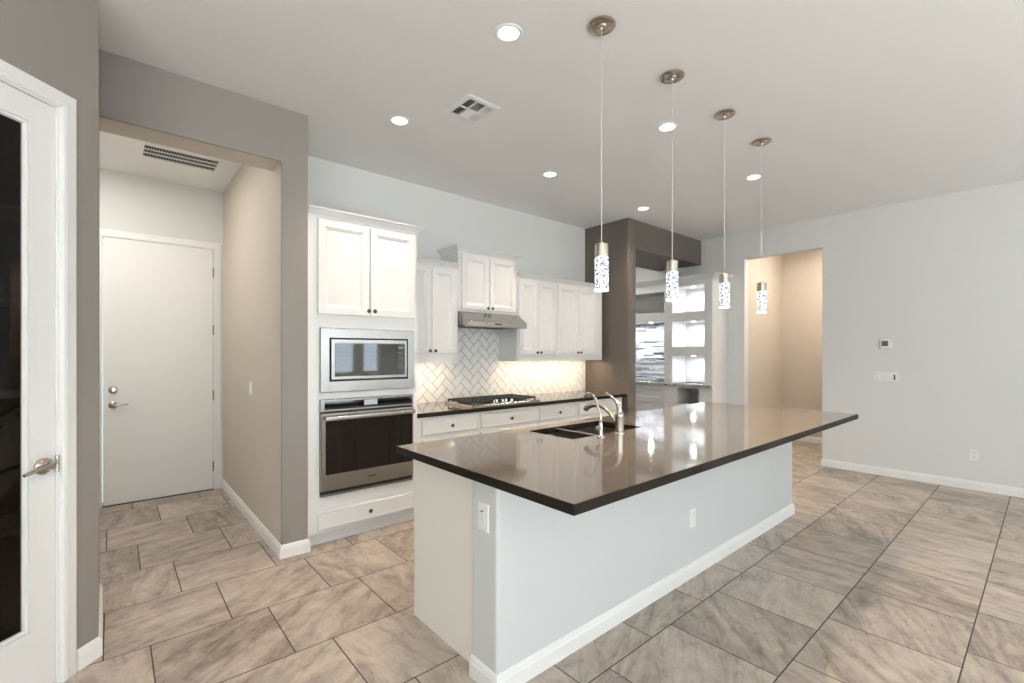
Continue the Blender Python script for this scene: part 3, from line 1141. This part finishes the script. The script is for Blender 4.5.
# sink
t = thing('double_sink', 'dark steel double-bowl sink sunk into the island top', 'sink', (2.31, 1.947, .66))
DV = 2.215
bm = new()
w = .004
zr, zb = IT - .039, .665
for x0, x1 in ((HX[0] - .008, DV - .012), (DV + .012, HX[1] + .008)):
    y0, y1 = HY[0] - .008, HY[1] + .008
    box(bm, x0, x1, y0, y1, zb - w, zb)
    box(bm, x0, x0 + w, y0, y1, zb, zr)
    box(bm, x1 - w, x1, y0, y1, zb, zr)
    box(bm, x0 + w, x1 - w, y0, y0 + w, zb, zr)
    box(bm, x0 + w, x1 - w, y1 - w, y1, zb, zr)
obj('bowls', bm, sink_m, t)
obj('divider', B(DV - .009, DV + .009, HY[0] + .001, HY[1] - .001, zb, IT - .006, .003, 2), steel_m, t)
for x in (2.09, 2.43):
    obj('drain', lathe(new(), [(.045, 0), (.045, .003), (.034, .003), (.030, -.0005 + .001)], 24, 'Z', (x, 1.947, zb)), chrome_m, t, smooth=True)

# main faucet
t = thing('kitchen_faucet', 'tall brushed nickel single-lever faucet behind the double sink', 'faucet', (2.322, 1.702, IT))
obj('body', lathe(new(), [(.031, 0), (.031, .005), (.026, .010), (.027, .03), (.0255, .104), (.027, .112), (.0255, .118), (.022, .132), (.012, .142)], 24, 'Z', (2.322, 1.702, IT)), nickel_m, t, smooth=True)
sp_ = obj('spout', tube(new(), [(2.322, 1.706, .935), (2.322, 1.742, .985), (2.322, 1.790, 1.032), (2.322, 1.845, 1.056), (2.322, 1.890, 1.058)], [.015, .0135, .0125, .012, .013], 14), nickel_m, t, smooth=True)
obj('spray_head', tube(new(), [(2.322, 1.888, 1.058), (2.322, 1.925, 1.052), (2.322, 1.955, 1.036), (2.322, 1.968, 1.020)], [.0145, .0175, .0185, .016], 14), nickel_m, sp_, smooth=True)
obj('lever', tube(new(), [(2.322, 1.702, 1.030), (2.322, 1.706, 1.062), (2.322, 1.730, 1.098), (2.322, 1.770, 1.125), (2.322, 1.805, 1.141)], [.019, .015, .010, .008, .006], 12), chrome_m, t, smooth=True)

# filter faucet
t = thing('filter_faucet', 'slim gooseneck filter faucet left of the main faucet', 'faucet', (2.145, 1.702, IT))
obj('body', lathe(new(), [(.024, 0), (.024, .004), (.013, .009), (.011, .014), (.011, .078), (.008, .086)], 20, 'Z', (2.145, 1.702, IT)), chrome_m, t, smooth=True)
obj('gooseneck', tube(new(), [(2.145, 1.702, .975), (2.145, 1.703, 1.02), (2.145, 1.728, 1.085), (2.145, 1.755, 1.135), (2.145, 1.785, 1.149), (2.145, 1.812, 1.142), (2.145, 1.828, 1.118)], [.0065] * 7, 12), chrome_m, t, smooth=True)
v_ = obj('valve', tube(new(), [(2.145, 1.702, .952), (2.118, 1.702, .952)], [.009, .009], 12, smooth=False), chrome_m, t, smooth=True)
obj('valve_lever', tube(new(), [(2.118, 1.702, .952), (2.110, 1.700, .957), (2.104, 1.690, .968)], [.011, .012, .006], 12), chrome_m, v_, smooth=True)

# outlets on the island
wall_plate('outlet', 'white outlet with a dark indicator on the left end of the island half wall', (1.176, 1.547, .703), '-X', ['gfci'])
wall_plate('outlet', 'white outlet on the long blank face of the island', (2.738, 1.458, .361), '-Y', ['rocker'])

# ------------------------------------------------------------------ pendants
def pendant(x, y, label):
    loc = (x, y, C)
    t = thing('pendant_light', label, 'pendant lamp', loc, 'pendants over the island')
    obj('ceiling_canopy', lathe(new(), [(.068, 0), (.070, -.003), (.070, -.009), (.064, -.014), (.050, -.016), (.047, -.013), (.030, -.012), (.026, -.017), (.012, -.019), (.008, -.030), (.003, -.032)], 32, 'Z', loc), nickel_m, t, smooth=True)
    obj('cord', tube(new(), [(x, y, C - .028), (x, y, 1.935)], .0020, 8, smooth=False), cord_m, t)
    obj('socket_cap', lathe(new(), [(.004, 1.950), (.011, 1.948), (.012, 1.940), (.031, 1.938), (.0340, 1.935), (.0340, 1.876), (.030, 1.874)], 28, 'Z', (x, y, 0)), nickel_m, t, smooth=True)
    g = obj('glass_shade', lathe(new(), [(.0340, 1.874), (.0352, 1.872), (.0352, 1.709), (.0340, 1.707)], 32, 'Z', (x, y, 0)), seeded_m, t, smooth=True)
    obj('lit_rim', lathe(new(), [(.030, 1.709), (.0356, 1.7095), (.0356, 1.7025), (.034, 1.701)], 32, 'Z', (x, y, 0)), rim_m, g, smooth=True)
    l = area('pendant_bulb', (0, 0, 1.699 - C), (0, 0, 0), .05, .05, 2.0, (1.0, 0.93, 0.83), 'DISK', 170, parent=t)
    return t


p1 = pendant(1.875, 1.483, 'seeded glass pendant nearest the camera, leftmost over the island')
for x, lab in ((2.541, 'second seeded glass pendant from the left over the island'),
               (3.222, 'third seeded glass pendant from the left over the island'),
               (3.859, 'seeded glass pendant farthest from the camera, in front of the doorway')):
    dup(p1, (x, 1.480, C), lab)


# ------------------------------------------------------------------ recessed lights
def can(x, y, label, power):
    t = thing('recessed_light', label, 'ceiling light', (x, y, C), 'recessed ceiling lights')
    obj('trim_ring', lathe(new(), [(.074, 0), (.074, -.003), (.068, -.007), (.054, -.005), (.052, -.001)], 36, 'Z', (x, y, C)), plastic_m, t, smooth=True)
    obj('lens', lathe(new(), [(.052, -.0005), (.050, -.004), (.030, -.0055)], 32, 'Z', (x, y, C)), canlens_m, t, smooth=True)
    area('lamp', (0, 0, -.008), (0, 0, 0), .095, .095, power, WARM, 'DISK', 100, parent=t)
    return t


CANP = 6.1
c1 = can(1.557, 1.835, 'lit recessed ceiling light nearest the camera', CANP)
for x, y, lab in ((1.554, 3.035, 'lit recessed ceiling light in front of the oven cabinet'),
                  (3.080, 3.035, 'lit recessed ceiling light in front of the wall cabinets'),
                  (3.088, 1.838, 'lit recessed ceiling light behind the second pendant cord'),
                  (4.624, 3.055, 'lit recessed ceiling light in front of the brown column'),
                  (4.590, 1.832, 'lit recessed ceiling light behind the rightmost pendant cord')):
    dup(c1, (x, y, C), lab)

# ------------------------------------------------------------------ air vents
t = thing('ceiling_vent', 'square white four-way air vent in the kitchen ceiling', 'air vent', (1.86, 2.575, C))
x0, x1, y0, y1 = 1.728, 1.992, 2.43, 2.722
HZ = Matrix(((1, 0, 0, 0), (0, 0, -1, 0), (0, 1, 0, C), (0, 0, 0, 1)))   # panel facing down
bm = new()
sweep(bm, [(x0, y0), (x1, y0), (x1, y1), (x0, y1)], [(0, C), (0, C - .004), (-.010, C - .009), (-.034, C - .009), (-.034, C)], closed=True)
obj('frame', bm, plastic_m, t)
obj('duct_shade', B(x0 + .03, x1 - .03, y0 + .03, y1 - .03, C - .0015, C - .0005), gap_m, t)  # flat black sheet standing in for the shade inside the duct
ix0, ix1, iy0, iy1 = x0 + .034, x1 - .034, y0 + .034, y1 - .034
bm = new()
xa, xb_ = ix0 + (ix1 - ix0) * .30, ix0 + (ix1 - ix0) * .70
ym = (iy0 + iy1) / 2


def louvre(bm, xa, xb, ya, yb, tilt, along):
    """slanted slat between two lines"""
    zt_, zb_ = C - .002, C - .010
    if along == 'y':
        vs = [bm.verts.new(p) for p in ((xa, ya, zt_), (xa, yb, zt_), (xa + tilt, yb, zb_), (xa + tilt, ya, zb_))]
    else:
        vs = [bm.verts.new(p) for p in ((xa, ya, zt_), (xb, ya, zt_), (xb, ya + tilt, zb_), (xa, ya + tilt, zb_))]
    f = bm.faces.new(vs)
    r = bmesh.ops.extrude_face_region(bm, geom=[f])
    bmesh.ops.translate(bm, vec=(.0012, .0012, 0), verts=[e for e in r['geom'] if isinstance(e, bmesh.types.BMVert)])


for i in range(4):
    louvre(bm, ix0 + .004 + i * .014, 0, iy0, iy1, -.006, 'y')
    louvre(bm, xb_ + .010 + i * .014, 0, iy0, iy1, .006, 'y')
for i in range(8):
    louvre(bm, xa + .004, xb_ - .002, iy0 + .008 + i * .0135, 0, -.006, 'x')
    louvre(bm, xa + .004, xb_ - .002, ym + .006 + i * .0135, 0, .006, 'x')
obj('louvres', bm, plastic_m, t)
bm = new()
box(bm, xa - .004, xa + .003, iy0, iy1, C - .011, C - .001)
box(bm, xb_ - .003, xb_ + .004, iy0, iy1, C - .011, C - .001)
box(bm, ix0, ix1, ym - .004, ym + .004, C - .011, C - .001)
obj('dividers', bm, plastic_m, t)

t = thing('return_air_grille', 'long white air grille in the passage ceiling', 'air vent', (.455, 4.80, C))
x0, x1, y0, y1 = .150, .745, 4.650, 5.010
bm = new()
sweep(bm, [(x0, y0), (x1, y0), (x1, y1), (x0, y1)], [(0, C), (0, C - .004), (-.010, C - .008), (-.044, C - .008), (-.044, C)], closed=True)
obj('frame', bm, plastic_m, t)
obj('duct_shade', B(x0 + .04, x1 - .04, y0 + .04, y1 - .04, C - .0015, C - .0005), gap_m, t)  # flat black sheet in place of the dark duct opening's shade
bm = new()
for i in range(2):
    yy = y0 + .044 + (i + 1) * (y1 - y0 - .088) / 3
    box(bm, x0 + .04, x1 - .04, yy - .008, yy + .008, C - .008, C - .001)
for i in range(28):
    xx = x0 + .052 + i * (x1 - x0 - .104) / 27
    box(bm, xx - .0009, xx + .0009, y0 + .044, y1 - .044, C - .005, C - .001)
obj('bars', bm, plastic_m, t)
area('laundry_fill_light', (-.25, 4.5, C - .03), (0, 0, 0), .7, .7, 17.5, (1.0, .95, .87), 'DISK')  # unseen lamp added to brighten the passage and its end door

# ------------------------------------------------------------------ built-in media unit on the right wall
# built facing -X: front plane at XM, wall at XR
XM = 6.15
YN, YFAR = 2.988, 5.30
t = thing('built_in_unit', 'tall grey-white built-in unit with lit cubbies beyond the column', 'cabinet', (XR, 4.1, 0))
bm = new()
c1y0, c1y1 = 3.098, 3.586          # cubby column
s0, s1 = 3.715, 4.90               # stone bay
zs = [(.955, 1.350), (1.474, 1.842), (1.963, 2.338)]
Xb = XR - .004
box(bm, XM, Xb, YN, c1y0, .08, 2.40)
box(bm, XM, Xb, c1y1, s0, .08, 2.40)
box(bm, XM, Xb, s1, YFAR, .08, 2.40)
for z0, z1 in ((1.350, 1.474), (1.842, 1.963), (2.338, 2.40)):
    box(bm, XM, Xb, c1y0, c1y1, z0, z1)
box(bm, XM, Xb, s0, s1, 1.856, 1.990)
box(bm, XM, Xb, s0, s1, 2.285, 2.40)
box(bm, XM, Xb, c1y0, c1y1, .08, .665)
box(bm, XM, Xb, c1y0, 3.177, .665, .886)
box(bm, XM, Xb, 3.523, c1y1, .665, .886)
box(bm, XM, Xb, c1y0, c1y1, .886, .906)
box(bm, XM + .02, Xb, s0, s1, .08, .906)
box(bm, Xb - .01, Xb, s0, s1, 1.990, 2.285)
obj('frame', bm, built_m, t)
for z0, z1 in zs:
    bm = new()
    e = .004
    box(bm, Xb - .08, Xb - .07, c1y0, c1y1, z0, z1)
    box(bm, XM + .012, Xb - .08, c1y0, c1y0 + e, z0, z1)
    box(bm, XM + .012, Xb - .08, c1y1 - e, c1y1, z0, z1)
    box(bm, XM + .012, Xb - .08, c1y0 + e, c1y1 - e, z1 - e, z1)
    cb = obj('cubby', bm, cubby_m, t)
    yc = (c1y0 + c1y1) / 2
    obj('puck_light', lathe(new(), [(.030, z1 - e), (.030, z1 - e - .006), (.022, z1 - e - .008)], 20, 'Z', (XM + .16, yc, 0)), puck_m, cb, smooth=True)
    l = area('puck_lamp', (XM + .16, yc, z1 - e - .012), (0, 0, 0), .06, .06, 1.8, (.93, .97, 1.0), 'DISK', 170)
    l.location -= Vector(t.location)
    l.parent = t
obj('niche_lining', B(Xb - .02, Xb - .01, 3.177, 3.523, .665, .886), built_m, t)
# stacked stone back of the main bay
rnd = random.Random(5)
bm = new()
lay = bm.loops.layers.float_color.new('stone_colour')
z = .955
while z < 1.852:
    hgt = rnd.choice((.018, .024, .030, .036))
    hgt = min(hgt, 1.854 - z)
    y = s0 - rnd.random() * .2
    while y < s1:
        ln = rnd.uniform(.10, .34)
        a, b_ = max(y, s0), min(y + ln, s1)
        if b_ - a > .004:
            n0 = len(bm.faces)
            dp = rnd.uniform(.010, .034)
            box(bm, Xb - .03 - dp, Xb - .03, a, b_ - .0012, z, z + hgt - .0012)
            g = rnd.choice((.86, .82, .76, .66, .52, .40, .30)) * rnd.uniform(.9, 1.05)
            bm.faces.ensure_lookup_table()
            for f_ in bm.faces[n0:]:
                for lp in f_.loops:
                    lp[lay] = (g * .96, g * .98, g * 1.03, 1)
        y += ln
    z += hgt
so = obj('stacked_stone_panel', bm, stone_m, t)
obj('stone_backing', B(Xb - .030, Xb - .011, s0, s1, .955, 1.856), gap_m, t)
for y in (4.02, 4.45):
    obj('puck_light', lathe(new(), [(.030, 1.855), (.030, 1.849), (.022, 1.847)], 20, 'Z', (XM + .14, y, 0)), puck_m, t, smooth=True)
    l = area('puck_lamp', (XM + .14, y, 1.843), (0, 0, 0), .06, .06, 4.5, (.93, .97, 1.0), 'DISK', 170)
    l.location -= Vector(t.location)
    l.parent = t
obj('crown_moulding', sweep(new(), [(XR - .004, YN), (XM, YN), (XM, YFAR)], [(-o * 1.55, 2.385 + h * 1.65) for o, h in CROWN]), built_m, t)
obj('granite_shelf', B(XM - .030, Xb, YN + .02, s1, .906, .945, .004, 2), granite_m, t)
MX = Matrix(((0, 1, 0, XM + .02), (-1, 0, 0, 0), (0, 0, 1, 0), (0, 0, 0, 1)))   # faces -X, x' = y
for (a, b_) in ((3.722, 4.30), (4.306, 4.894)):
    for z0, z1 in ((.690, .872), (.49, .682), (.10, .482)):
        d = obj('drawer_front', panel(new(), -b_, -a, z0, z1, 0, [(0, 0), (0, .015), (.004, .019), (.040, .019), (.044, .012), (.048, .010)]), built_m, t, xf=MX)
obj('toe_kick', B(XM + .05, Xb, YN + .01, YFAR - .01, 0, .08), built_m, t)
area('alcove_light', (5.5, 4.75, C - .02), (0, 0, 0), .2, .2, 13, (1, .95, .9), 'DISK')
